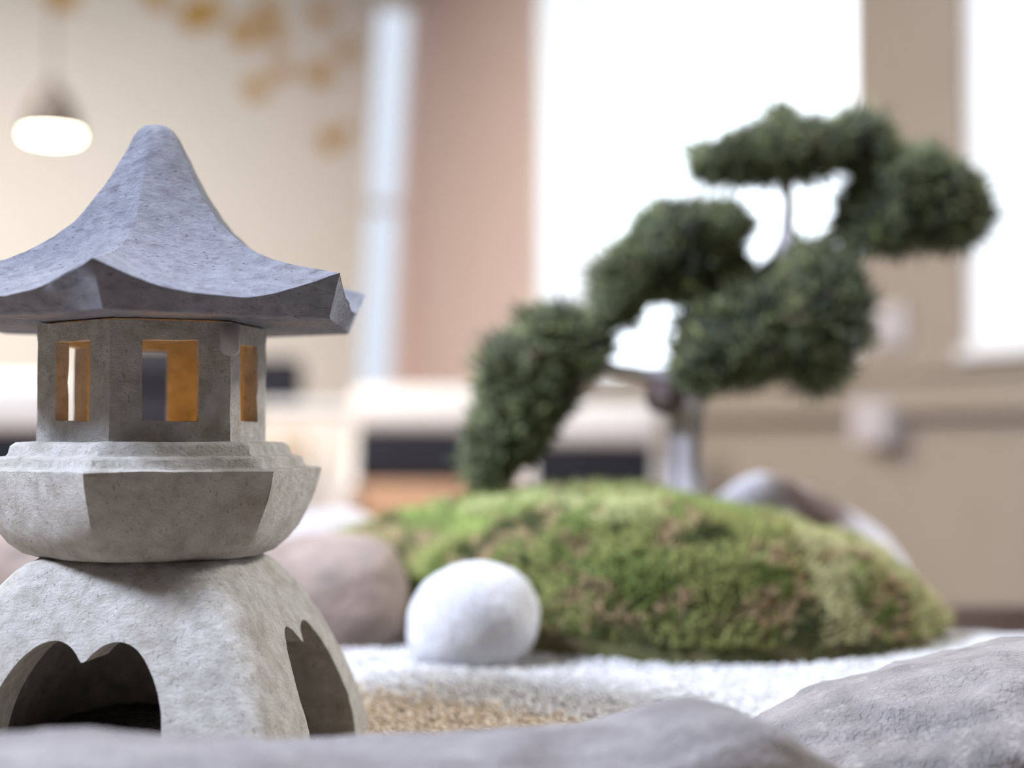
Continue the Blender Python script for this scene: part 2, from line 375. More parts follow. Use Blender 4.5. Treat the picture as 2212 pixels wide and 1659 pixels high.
def blotch(m, c, rad, color, sc):
    """one dark patch at a set place on the stone"""
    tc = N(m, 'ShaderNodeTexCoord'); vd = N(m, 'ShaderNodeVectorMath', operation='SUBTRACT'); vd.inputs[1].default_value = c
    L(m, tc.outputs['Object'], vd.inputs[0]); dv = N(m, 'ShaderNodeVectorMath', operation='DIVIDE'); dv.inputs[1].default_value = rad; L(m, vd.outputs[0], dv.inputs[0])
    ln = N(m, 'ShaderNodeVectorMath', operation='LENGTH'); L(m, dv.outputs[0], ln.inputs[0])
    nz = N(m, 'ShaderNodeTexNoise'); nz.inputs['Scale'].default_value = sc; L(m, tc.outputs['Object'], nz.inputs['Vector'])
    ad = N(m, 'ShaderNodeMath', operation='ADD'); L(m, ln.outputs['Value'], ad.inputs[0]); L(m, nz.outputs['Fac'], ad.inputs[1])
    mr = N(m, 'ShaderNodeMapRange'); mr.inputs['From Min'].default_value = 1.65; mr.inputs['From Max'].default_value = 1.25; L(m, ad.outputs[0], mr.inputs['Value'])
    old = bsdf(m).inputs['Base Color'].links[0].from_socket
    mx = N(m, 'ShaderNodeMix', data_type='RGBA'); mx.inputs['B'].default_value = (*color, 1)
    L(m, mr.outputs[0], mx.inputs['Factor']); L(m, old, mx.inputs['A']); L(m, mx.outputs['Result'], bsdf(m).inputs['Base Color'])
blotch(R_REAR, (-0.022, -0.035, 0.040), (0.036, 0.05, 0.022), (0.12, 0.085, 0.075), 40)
R_PALE = rockmat('pale_stone', (0.374,0.331,0.317), (0.446,0.403,0.389), (0.504,0.461,0.446), 22, bump=0.4)

rock('boulder', (-0.0215, 0.850, 0.0245), (0.0378, 0.030, 0.0335), R_GRANITE, 'round white speckled granite stone in front of the moss', 3, amp=0.05, tilt=-0.45)
rock('boulder', (-0.121, 0.940, 0.0245), (0.059, 0.046, 0.042), R_BROWN, 'mauve brown rounded stone between lantern and white granite stone', 5, amp=0.05, squash=2.6, tilt=-0.16)
rock('boulder', (-0.335, 0.955, 0.030), (0.085, 0.06, 0.05), R_BROWN, 'dark brownish boulder half hidden behind the left side of the lantern', 9, amp=0.10)
rock('boulder', (-0.150, 1.275, 0.018), (0.062, 0.045, 0.050), R_PALE, 'pale pinkish stone beyond the left end of the moss mound', 11, amp=0.08)

# ------------------------------------------------------------------ stone lantern
lan = empty('stone_lantern', (-0.152, 0.65, -0.008)); tag(lan, 'small grey cast stone pagoda lantern with hexagonal roof glowing inside', 'lantern')
LC = Vector((-0.152, 0.65, 0)); BASE_A = math.atan2(-LC.y, -LC.x)
def part(name, bm, m=STONE, ang=None, parent=None):
    bmesh.ops.recalc_face_normals(bm, faces=bm.faces)
    o = obj(name, bm, m, parent or lan); o.matrix_parent_inverse = Matrix.Translation(-lan.location) if (parent is None or parent is lan) else Matrix.Identity(4)
    smooth(o, ang); return o
def hexr(a, rnd=0.0):
    """radius of a unit hexagon (corners at odd multiples of 30 degrees), rnd=1 gives a circle"""
    k = ((a + PI/6) % (PI/3)) - PI/6
    h = math.cos(PI/6) / math.cos(k)
    return h*(1-rnd) + rnd*0.955
def hexring(R, z, th, n=96, rnd=0.0, jit=0.0, seed=0):
    out = []
    for i in range(n):
        a = 2*PI*i/n
        r = R*hexr(a, rnd)
        p = LC + Vector((r*math.cos(a+BASE_A+th), r*math.sin(a+BASE_A+th), z))
        if jit: d = noise.noise_vector(p*90 + Vector((seed,0,0)))*jit + noise.noise_vector(p*330)*jit*0.5; p = p + d
        out.append(p)
    return out

# roof: concave hexagonal hat with upturned corners
def make_roof():
    bm = bmesh.new(); n = 144; th = math.radians(16.5); Re = 0.0975; zc = 0.1925; SAG = 0.0118
    prof_r = [0.0, 0.03, 0.06, 0.085, 0.105, 0.13, 0.155, 0.20, 0.24, 0.30, 0.36, 0.43, 0.50, 0.58, 0.667, 0.75, 0.82, 0.90, 0.96, 1.0]
    prof_h = [0.0683, 0.0682, 0.0672, 0.0652, 0.0625, 0.0580, 0.0537, 0.0455, 0.0390, 0.0310, 0.0243, 0.0182, 0.0136, 0.0095, 0.0063, 0.0042, 0.0029, 0.0016, 0.0005, -0.0002]
    rings = []
    ts = [0.03, 0.055, 0.08, 0.105] + [0.13 + 0.87*i/34 for i in range(35)]
    for t in ts:
        ring = []
        for i in range(n):
            a = 2*PI*i/n
            k = abs(((a + PI/6) % (PI/3)) - PI/6)/(PI/6)                 # 0 on a face, 1 on a corner
            rnd = max(0.0, 0.75 - t*1.6)
            r = Re*t*hexr(a, rnd)
            z = zc + interp(t, prof_r, prof_h) - SAG*(1 - k**2.2)*t**1.7
            p = LC + Vector((r*math.cos(a+BASE_A+th), r*math.sin(a+BASE_A+th), z))
            p += noise.noise_vector(p*70)*0.0006 + noise.noise_vector(p*240)*0.00035
            ring.append(p)
        rings.append(ring)
    zb, Rb, thb = 0.1742, 0.0905, math.radians(18)
    top = rings[-1]
    for s in (0.012, 0.06, 0.3, 0.5, 0.7, 0.94, 0.99):                                 # fascia down to the flat underside
        low = hexring(Rb, zb, thb, n)
        ring = []
        for i in range(n):
            p = top[i].lerp(low[i], s) + noise.noise_vector(top[i]*110 + Vector((s*5,0,0)))*0.0005
            ring.append(p)
        rings.append(ring)
    rings.append(hexring(Rb*0.985, zb-0.0002, thb, n)); rings.append(hexring(Rb*0.90, zb+0.0004, thb, n)); rings.append(hexring(Rb*0.5, zb+0.0006, thb, n))
    loft(bm, rings)
    return part('roof', bm, ROOFM, 38)
roof = make_roof()

# light chamber: hollow hexagon with a window in each side
def make_chamber():
    bm = bmesh.new(); th = math.radians(8.5); R, z0, z1, tk = 0.048, 0.1235, 0.1738, 0.0062
    hz0, hz1, fw = 0.1335, 0.1660, 0.235                                # window sill, head, half width as share of the side
    def pt(k, s, z, inner):
        a0, a1 = BASE_A+th+PI/6+k*PI/3, BASE_A+th+PI/6+(k+1)*PI/3
        r = R - (tk*1.1547 if inner else 0)
        p = Vector((math.cos(a0), math.sin(a0), 0))*r; q = Vector((math.cos(a1), math.sin(a1), 0))*r
        if inner and 0 < s < 1:                                          # keep the reveals square to the side
            po = Vector((math.cos(a0), math.sin(a0), 0))*R; qo = Vector((math.cos(a1), math.sin(a1), 0))*R
            m_ = po.lerp(qo, s); nrm = (po+qo).normalized(); return LC + m_ - nrm*tk + Vector((0,0,z))
        return LC + p.lerp(q, s) + Vector((0,0,z))
    sv = [0, 0.5-fw, 0.5+fw, 1]; zv = [z0, hz0, hz1, z1]
    for k in range(6):
        for inner in (0, 1):
            g = [[bm.verts.new(pt(k, s, z, inner)) for z in zv] for s in sv]
            for i in range(3):
                for j in range(3):
                    if i == 1 and j == 1: continue
                    bm.faces.new((g[i][j], g[i+1][j], g[i+1][j+1], g[i][j+1]))
            if inner: gi = g
            else: go = g
        for (i0,j0),(i1,j1) in (((1,1),(2,1)),((2,1),(2,2)),((2,2),(1,2)),((1,2),(1,1))):
            bm.faces.new((go[i0][j0], go[i1][j1], gi[i1][j1], gi[i0][j0]))
        for j in (0, 3):
            for i in range(3): bm.faces.new((go[i][j], go[i+1][j], gi[i+1][j], gi[i][j]))
    bmesh.ops.remove_doubles(bm, verts=bm.verts, dist=1e-5)
    bmesh.ops.subdivide_edges(bm, edges=bm.edges, cuts=5, use_grid_fill=True)
    bmesh.ops.recalc_face_normals(bm, faces=bm.faces)
    for v in bm.verts: v.co += noise.noise_vector(v.co*120)*0.0005 + noise.noise_vector(v.co*420)*0.00025
    return part('light_chamber', bm, STONE, 32)
make_chamber()
# stepped ledges and bowl
def make_bowl():
    bm = bmesh.new(); th = math.radians(9); J = 0.0004
    R = [hexring(0.0400, 0.0775, th, rnd=0.9), hexring(0.0490, 0.0778, th, rnd=0.75), hexring(0.0545, 0.0795, th, rnd=0.6, jit=J), hexring(0.0598, 0.0838, th, rnd=0.42, jit=J),
         hexring(0.0640, 0.0890, th, rnd=0.28, jit=J), hexring(0.0675, 0.0955, th, rnd=0.18, jit=J), hexring(0.0702, 0.1020, th, rnd=0.10, jit=J),
         hexring(0.0720, 0.1085, th, rnd=0.05, jit=J), hexring(0.0728, 0.1122, th, rnd=0.03, jit=J), hexring(0.0730, 0.1136, th, rnd=0.03, jit=J),
         hexring(0.0722, 0.1142, th, rnd=0.04, jit=J)]
    R += [hexring(0.0668, 0.1144, th, rnd=0.05, jit=J), hexring(0.0655, 0.1155, th, rnd=0.05, jit=J), hexring(0.0648, 0.1182, th, rnd=0.06, jit=J), hexring(0.0632, 0.1193, th, rnd=0.08, jit=J),
          hexring(0.0605, 0.1196, th, rnd=0.08, jit=J), hexring(0.0596, 0.1206, th, rnd=0.08, jit=J), hexring(0.0588, 0.1235, th, rnd=0.08, jit=J), hexring(0.0566, 0.1250, th, rnd=0.1, jit=J),
          hexring(0.0530, 0.1252, th, rnd=0.08, jit=J), hexring(0.030, 0.1252, th, rnd=0.1)]
    loft(bm, R)
    return part('bowl', bm, STONE, 40)
make_bowl()

# base: square bell-shaped foot with double-lobed arches cut through
def make_base():
    th = math.radians(-21); cx = LC + Vector((-0.0008, 0.0, 0)); z0 = -0.013; n = 120
    zs = [z0, -0.004, 0.004, 0.014, 0.026, 0.038, 0.050, 0.060, 0.067, 0.072, 0.0755, 0.0778, 0.0785]
    ss = [1.0, 0.995, 0.978, 0.945, 0.892, 0.830, 0.757, 0.685, 0.628, 0.582, 0.540, 0.49, 0.44]
    def sq(R, z, e, jit=0.0):
        out = []
        for i in range(n):
            a = 2*PI*i/n; c, s = math.cos(a), math.sin(a)
            r = R*(abs(c)**e + abs(s)**e)**(-1/e)
            p = cx + Vector((r*math.cos(a+BASE_A+th), r*math.sin(a+BASE_A+th), z))
            if jit: p += noise.noise_vector(p*60)*0.0007 + noise.noise_vector(p*260)*0.0004
            out.append(p)
        return out
    HW = 0.0800                                                          # half side at the ground
    eu = np.linspace(12, 4.0, len(zs)); ix = list(range(len(zs)))
    half = [(0.0030,0.0430),(0.0070,0.0462),(0.0128,0.0478),(0.0200,0.0455),(0.0272,0.0380),(0.0335,0.0250),(0.0360,0.008),(0.0370,-0.008),(0.0370,-0.03)]
    prof = [(-a, b) for a, b in half[::-1]] + [(0, 0.0400)] + half
    curve = [(c.x, c.y + 0.0010) for c in catmull([Vector((a, b, 0)) for a, b in prof], 5, closed=False)]
    cu = np.array(curve); cv = np.roll(cu, -1, 0)
    def in_arch(sx, z):
        if z > 0.06 or abs(sx) > 0.04: return False
        c = (cu[:,1] > z) != (cv[:,1] > z)
        with np.errstate(divide='ignore', invalid='ignore'):
            xi = cu[:,0] + (z-cu[:,1])*(cv[:,0]-cu[:,0])/(cv[:,1]-cu[:,1])
        return bool(np.count_nonzero(c & (xi > sx)) % 2)
    axes = []
    for k, off in ((0, -0.0022), (1, 0.0050)):                           # the two sides turned to the viewer are open
        a = BASE_A + th + k*PI/2; d = Vector((math.cos(a), math.sin(a), 0)); axes.append((d, Vector((-d.y, d.x, 0)), off, 1.0 if k == 0 else 1.08))
    def inside(p):
        q = p - cx
        for d, sd, off, wd in axes:
            if q.dot(d) > 0.02 and in_arch((q.dot(sd) - off)*wd, q.z): return True
        return False
    def cut(bm):
        bm.verts.ensure_lookup_table(); flag = {v: inside(v.co) for v in bm.verts}
        new = set()
        for e in [e for e in bm.edges if flag[e.verts[0]] != flag[e.verts[1]]]:
            a, b = e.verts; lo, hi = 0.0, 1.0; fa = flag[a]; A_, B_ = a.co.copy(), b.co.copy()
            for _ in range(14):
                m_ = (lo+hi)/2
                if inside(A_.lerp(B_, m_)) == fa: lo = m_
                else: hi = m_
            _, nv_ = bmesh.utils.edge_split(e, a, min(0.98, max(0.02, (lo+hi)/2))); new.add(nv_)
        for f in list({f for v in new for f in v.link_faces}):
            vs = [v for v in f.verts if v in new]
            for x, y in zip(vs[0::2], vs[1::2]):
                try: bmesh.utils.face_split(f, x, y)
                except ValueError: pass
        dead = [f for f in bm.faces if any(flag.get(v, False) for v in f.verts)]
        bmesh.ops.delete(bm, geom=dead, context='FACES')
        return new
    outer = bmesh.new(); dz = np.linspace(0, len(zs)-1, 84); n = 320
    R = loft(outer, [sq(HW*interp(d, ix, ss), interp(d, ix, zs), interp(d, ix, eu), 1) for d in dz], cap0=False)
    new = cut(outer)
    rim = [e for e in outer.edges if e.is_boundary and e.verts[0] in new and e.verts[1] in new]
    ins = {}
    for v in {v for e in rim for v in e.verts}:                         # reveals run straight in to the cavity
        q = v.co - cx; d, sd = max(axes, key=lambda ax: q.dot(ax[0]))[:2]
        t, sx, z = q.dot(d), q.dot(sd), q.z
        Ri = HW*interp((z+0.004)/0.80, zs, ss)*0.76
        ti = max(0.0, Ri**5 - abs(sx)**5)**0.2
        ins[v] = outer.verts.new(v.co + d*(min(t-0.004, ti-0.0006) - t))
    for e in rim:
        a, b = e.verts; outer.faces.new((a, b, ins[b], ins[a]))
    n = 160; inner = bmesh.new()
    loft(inner, [sq(HW*interp(d, ix, ss)*0.76, interp(d, ix, zs)*0.80-0.004, 5) for d in np.linspace(0, 10, 50)], cap0=False)
    cut(inner)
    bmesh.ops.recalc_face_normals(outer, faces=outer.faces); bmesh.ops.recalc_face_normals(inner, faces=inner.faces); bmesh.ops.reverse_faces(inner, faces=inner.faces)
    tmp = bpy.data.meshes.new('cavity'); inner.to_mesh(tmp); inner.free(); outer.from_mesh(tmp); bpy.data.meshes.remove(tmp)
    o = obj('base', outer, STONE, lan); o.matrix_parent_inverse = Matrix.Translation(-lan.location); smooth(o, 40)
make_base()
bm = bmesh.new()
loft(bm, [[LC + Vector((-0.004 + r_*math.cos(2*PI*k/40), r_*math.sin(2*PI*k/40), z_ + 0.0015*noise.noise(Vector((k*0.9, r_*90, 0))))) for k in range(40)] for r_, z_ in ((0.050, -0.010), (0.048, -0.002), (0.040, 0.006), (0.028, 0.010), (0.012, 0.0125), (0.002, 0.013))])
sl_ = part('soil', bm, noise_mat('dark_soil', [(0.35, (0.012,0.010,0.008)), (0.6, (0.035,0.028,0.024)), (0.75, (0.08,0.07,0.06))], 380, 4, 0.95, bump=1.0, bscale=420, bdist=0.004)); sl_['label'] = 'dark crumbly soil heap'; sl_['kind'] = 'stuff'
# small grey tab hanging from the eaves over the corner of the chamber
def make_tab():
    bm = bmesh.new(); c = P(495, 735, 0.6095)
    pts = []
    hw, z1, z0 = 0.0037, PZ(698, 0.609), PZ(767, 0.609)
    pts = [(-hw, z1), (hw, z1), (hw, z0+0.003)] + [(hw-0.003+0.003*math.cos(t), z0+0.003-0.003*math.sin(t)) for t in np.linspace(0.3, 1.57, 5)] \
        + [(-hw+0.003-0.003*math.sin(t), z0+0.003-0.003*math.cos(t)) for t in np.linspace(0, 1.3, 5)] + [(-hw, z0+0.003)]
    loft(bm, [[Vector((c.x + x, y + 0.15*x, z)) for x, z in pts] for y in (0.6095, 0.6115, 0.614)])
    o = part('tab', bm, mat('grey_felt', (0.36, 0.33, 0.35), 0.9)); o['label'] = 'smooth pale grey tab'
make_tab()
# little candle lamp standing inside
bm = bmesh.new(); loft(bm, [[LC + Vector((r*math.cos(2*PI*k/20), r*math.sin(2*PI*k/20), z)) for k in range(20)] for r, z in ((0.012,0.1253),(0.012,0.1285),(0.010,0.1290),(0.004,0.1293),(0.0035,0.1315),(0.0015,0.1335))])
lb = part('candle_lamp', bm, emis('warm_led', (1.0, 0.50, 0.12), 6.0), 40); lb['label'] = 'warm orange candle lamp'
ld = bpy.data.lights.new('candle_glow', 'POINT'); ld.energy = 0.022; ld.color = (1.0, 0.38, 0.03); ld.shadow_soft_size = 0.004
lo = bpy.data.objects.new('candle_glow', ld); COL.objects.link(lo); lo.location = LC + Vector((0, 0, 0.1375))

# ------------------------------------------------------------------ moss mound
MC = Vector((0.06, 1.05))
bpts = [(0.035,0.875),(0.09,0.845),(0.16,0.850),(0.222,0.880),(0.257,0.925),(0.269,0.985),(0.25,1.07),(0.20,1.15),(0.12,1.21),(0.0,1.23),(-0.10,1.21),(-0.175,1.14),(-0.165,1.06),(-0.10,1.005),(-0.045,0.945),(-0.005,0.905)]
bc = catmull([Vector((a, b, 0)) for a, b in bpts], 10)
ba = np.array([math.atan2(p.y-MC.y, p.x-MC.x) for p in bc]); br = np.array([math.hypot(p.y-MC.y, p.x-MC.x) for p in bc])
o_ = np.argsort(ba); ba, br = ba[o_], br[o_]
ba = np.concatenate([ba-2*PI, ba, ba+2*PI]); br = np.tile(br, 3)
HX, HZ = [-0.18,-0.12,-0.06,0.0,0.06,0.10,0.14,0.19,0.235,0.27], [0.062,0.070,0.076,0.085,0.092,0.087,0.079,0.071,0.066,0.052]
def mound(a, rho):
    R = interp(a, ba, br); x = MC.x + rho*R*math.cos(a)*(1.0 + 0.03*math.sin(min(1.0, rho)*PI)); y = MC.y + rho*R*math.sin(a)
    z = interp(x, HX, HZ)*(1 - min(1, rho)**4.6)**0.5
    g = float(ground_z(np.array(x), np.array(y)))
    p = Vector((x, y, z + g*(rho**4)))
    k = noise.fractal(p*28, 0.7, 2.1, 4)
    n = Vector((math.cos(a)*rho, math.sin(a)*rho, 1-0.6*rho)).normalized()
    return p + n*0.006*k - Vector((0,0,0.012 if rho > 0.999 else 0)), n
MOSSB = noise_mat('moss_body', [(0.30, (0.030,0.030,0.012)), (0.45, (0.085,0.085,0.030)), (0.58, (0.15,0.125,0.065)), (0.72, (0.12,0.15,0.04))], 26, 6, 0.95, bump=1.0, bscale=300, bdist=0.003)
na, nr = 160, 60
Vm = [mound(0, 0)[0]]; Fm = []
for j in range(1, nr+1):
    for i in range(na): Vm.append(mound(2*PI*i/na, (j/nr)**0.75)[0])
me = bpy.data.meshes.new('moss_mound')
Fm = [(0, 1+i, 1+(i+1) % na) for i in range(na)]
for j in range(1, nr):
    for i in range(na):
        a0, a1 = 1+(j-1)*na+i, 1+(j-1)*na+(i+1) % na
        Fm.append((a0, a0+na, a1+na, a1))
me.from_pydata(Vm, [], Fm); me.update()
mm = smooth(obj('moss_mound', me, MOSSB)); tag(mm, 'mossy green and brown mound under the bonsai tree', 'moss')
def moss_tufts(n):
    V = []; cols = []
    for i in range(n):
        a = rng.uniform(-PI, PI) if i % 3 else rng.normal(-PI/2+0.25, 0.75); rho = rng.uniform(0, 1)**0.42
        p, nr_ = mound(a, min(0.995, rho))
        d = (nr_ + Vector(rng.normal(0, 0.45, 3))).normalized(); l = rng.uniform(0.004, 0.0095)*(1 + 0.5*max(0, fbm(p, 22, 2)))
        s = d.cross(Vector(rng.normal(0, 1, 3))).normalized()*rng.uniform(0.0007, 0.0014)
        s2 = d.cross(s).normalized()*s.length
        b = p - nr_*0.001
        V += [b+s, b-s*0.5+s2, b-s*0.5-s2, b+d*l]
        k = fbm(p + Vector((3, 1, 0)), 30, 4); k2 = fbm(p + Vector((9, 5, 2)), 22, 4); tp = p.z/0.09
        green = np.array((0.135, 0.170, 0.045)); olive = np.array((0.22, 0.23, 0.075)); brown = np.array((0.28, 0.205, 0.11)); dark = np.array((0.055, 0.065, 0.020)); pale = np.array((0.40, 0.375, 0.20)); lime = np.array((0.22, 0.27, 0.075))
        c = green if k > 0.06 else brown
        if k2 > 0.12: c = olive
        if k < -0.38: c = dark
        if p.x > 0.17 and k2 > -0.15: c = pale*0.75 + olive*0.25
        if tp > 0.72 and p.y > 0.95 and k > -0.25: c = lime if k2 > -0.1 else green
        if tp > 0.85 and p.x < 0.09 and k2 > 0.0: c = pale*0.5 + lime*0.5
        c = c*rng.uniform(0.75, 1.6)
        cols += [c*0.8, c*0.8, c*0.8, c]
    V = np.array(V); k = np.arange(n)*4
    Fc = np.concatenate([np.stack([k, k+1, k+3], 1), np.stack([k+1, k+2, k+3], 1), np.stack([k+2, k, k+3], 1)])
    o = obj('moss_tufts', mesh_np('moss_tufts', V, Fc, np.array(cols)), tint_mat('moss_tuft', 0.85, 0.2), mm); o['kind'] = 'stuff'
moss_tufts(60000)

# ------------------------------------------------------------------ bonsai
BY = 1.10
bon = empty('bonsai_tree', P(1482, 1092, BY)); tag(bon, 'gnarled juniper bonsai with dark green cloud pads on the moss mound', 'tree')
def bpart(name, me, m, parent=None):
    o = obj(name, me, m, parent or bon)
    o.matrix_parent_inverse = Matrix.Translation(-bon.location) if parent is None else Matrix.Identity(4)
    return o
def limb(name, pts, rads, n=14, sub=6):
    ps = catmull([Vector(p) for p in pts], sub, closed=False)
    rs = np.interp(np.linspace(0, 1, len(ps)), np.linspace(0, 1, len(rads)), rads)
    bm = bmesh.new(); tube(bm, ps, list(rs), n)
    for v in bm.verts: v.co += noise.noise_vector(Vector((v.co.x*140, v.co.y*140, v.co.z*25)))*0.0016
    bmesh.ops.recalc_face_normals(bm, faces=bm.faces)
    return smooth(bpart(name, bm, BARK))
limb('trunk', [P(1482,1112,BY), P(1482,1070,BY), P(1476,990,BY), P(1480,900,BY), P(1488,830,BY-0.005), P(1520,740,BY), P(1600,640,BY+0.01), P(1680,560,BY), P(1704,460,BY), P(1705,380,BY), P(1720,320,BY)],
     [0.0170, 0.0150, 0.0132, 0.0132, 0.0145, 0.013, 0.010, 0.007, 0.0045, 0.004, 0.003], 18)
limb('branch', [P(1480,850,BY), P(1440,815,BY-0.01), P(1380,808,BY-0.015), P(1310,792,BY-0.02), P(1240,760,BY-0.02), P(1150,800,BY-0.02), P(1090,900,BY-0.025)], [0.009, 0.006, 0.005, 0.005, 0.004, 0.003, 0.002])
limb('branch', [P(1560,690,BY), P(1490,650,BY-0.01), P(1420,600,BY-0.01), P(1360,600,BY-0.015)], [0.006, 0.005, 0.004, 0.002])
limb('branch', [P(1690,540,BY), P(1780,520,BY+0.01), P(1880,470,BY+0.01), P(1990,440,BY+0.01)], [0.006, 0.005, 0.004, 0.002])
limb('branch', [P(1510,760,BY), P(1620,760,BY-0.03), P(1740,720,BY-0.03)], [0.006, 0.005, 0.003])
st = limb('branch_stub', [P(1470,860,BY), P(1440,858,BY-0.012), P(1420,860,BY-0.024)], [0.012, 0.0125, 0.0105], 14)
st.data.materials.clear(); st.data.materials.append(noise_mat('dark_cut_wood', [(0.3, (0.07,0.05,0.05)), (0.7, (0.15,0.11,0.10))], 120, 5, 0.9)); st['label'] = 'dark stub of a cut branch'
LEAFM = tint_mat('juniper_leaf', 0.7, 0.3)
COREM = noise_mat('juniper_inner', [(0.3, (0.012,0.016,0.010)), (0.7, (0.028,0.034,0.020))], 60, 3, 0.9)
def pad(blobs, n, y0=BY, dark=1.0, dens=1.0):
    B_ = [(P(cx, cy, y0+dy), rx*0.000333, ry*0.000333, rd*0.000333) for cx, cy, rx, ry, rd, dy in blobs]
    wts = np.array([b[1]*b[2] for b in B_])**0.8; wts /= wts.sum()
    bm = bmesh.new()
    for c, rx, rz, ry in B_:
        k = bmesh.ops.create_icosphere(bm, subdivisions=3, radius=1)
        for v in k['verts']:
            d = 0.66 + 0.30*noise.noise(v.co*2.5 + c*40)
            v.co = c + Vector((v.co.x*rx*d, v.co.y*ry*d, v.co.z*rz*d))
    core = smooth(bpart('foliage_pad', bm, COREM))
    V = []; cols = []
    which = rng.choice(len(B_), n, p=wts)
    for i in range(n):
        c, rx, rz, ry = B_[which[i]]
        u = Vector(rng.normal(0, 1, 3)).normalized(); rr = rng.uniform(0.55, 1.08)
        p = c + Vector((u.x*rx, u.y*ry, u.z*rz))*rr*(0.95 + 0.38*noise.noise(u*2.6 + c*40))
        d = (u + Vector(rng.normal(0, 0.55, 3)) + Vector((0,0,0.35))).normalized(); l = rng.uniform(0.005, 0.0150)*(0.7 + 0.8*max(0, 0.5+fbm(p, 55, 2)))
        s = d.cross(Vector(rng.normal(0, 1, 3))).normalized()*rng.uniform(0.0009, 0.0018); s2 = d.cross(s).normalized()*s.length
        m_ = p + d*l*0.45
        V += [p, m_+s, m_-s*0.5+s2, m_-s*0.5-s2, p+d*l]
        k = fbm(p, 30, 2)
        g = np.array((0.110, 0.128, 0.064)) if k > -0.1 else np.array((0.062, 0.074, 0.045))
        if rng.random() < 0.22: g = np.array((0.18, 0.195, 0.080))
        if rng.random() < 0.05: g = np.array((0.11, 0.075, 0.05))
        g = g*dark*rng.uniform(0.65, 1.6)
        cols += [g]*5
    V = np.array(V); k = np.arange(n)*5
    tri = [(0,1,2),(0,2,3),(0,3,1),(4,2,1),(4,3,2),(4,1,3)]
    Fc = np.concatenate([np.stack([k+a, k+b, k+c_], 1) for a, b, c_ in tri])
    lf = bpart('leaves', mesh_np('leaves', V, Fc, np.array(cols)), LEAFM, core); lf['kind'] = 'stuff'
pad([(1600,347,95,42,90,0),(1710,326,120,54,115,0),(1835,308,80,45,85,0.01),(1688,272,22,38,30,0),(1555,352,50,26,50,0),(1890,345,40,40,50,0.01)], 9000)
pad([(1960,440,130,95,130,0.01),(2050,460,75,82,100,0.01),(1895,490,88,54,105,0.01),(1975,385,60,52,80,0),(1900,400,50,48,75,0.01)], 10000, dark=0.8)
pad([(1485,522,110,72,115,-0.01),(1400,585,95,65,110,-0.01),(1550,492,58,32,70,0),(1338,640,42,62,60,-0.015),(1565,605,60,46,75,0)], 10000)
pad([(1650,715,165,105,150,-0.01),(1770,660,100,125,120,-0.005),(1560,760,100,75,110,-0.015),(1765,790,62,52,80,0),(1500,805,48,40,60,-0.015),(1750,612,88,54,95,0),(1630,650,100,50,100,0)], 14000)
pad([(1200,755,100,78,100,-0.02),(1115,830,78,92,90,-0.02),(1095,935,76,70,80,-0.025),(1060,1010,38,55,50,-0.025),(1260,735,48,52,60,-0.015),(1160,860,70,60,80,-0.02)], 10000)

# ------------------------------------------------------------------ rear and foreground rocks
def rearshape(n):
    return Vector((n.x, n.y, n.z*(1.0 - 0.25*n.x)))
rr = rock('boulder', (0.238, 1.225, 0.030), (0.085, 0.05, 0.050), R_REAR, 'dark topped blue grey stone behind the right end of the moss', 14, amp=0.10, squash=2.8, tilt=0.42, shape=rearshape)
fa = rock('boulder', (-0.055, 0.470, -0.0110), (0.190, 0.052, 0.048), R_GREY, 'long low blurred grey rock across the front of the lantern', 21, rz=math.radians(20), amp=0.10, fs=2.6, fine=0.02, squash=2.6, sub=6, tilt=math.radians(1.5), shape=lambda n: Vector((n.x, n.y, n.z*(1+0.30*math.exp(-((n.x-0.66)/0.14)**2)+0.14*math.exp(-((n.x+0.65)/0.3)**2)-0.11*math.exp(-((n.x-0.05)/0.38)**2)))))
fb = rock('boulder', (0.245, 0.640, -0.006), (0.165, 0.090, 0.052), R_GREY2, 'rough blue grey rock at the right front corner of the garden', 31, rz=math.radians(12), amp=0.12, fs=2.6, fine=0.03, sub=6, tilt=math.radians(-6))

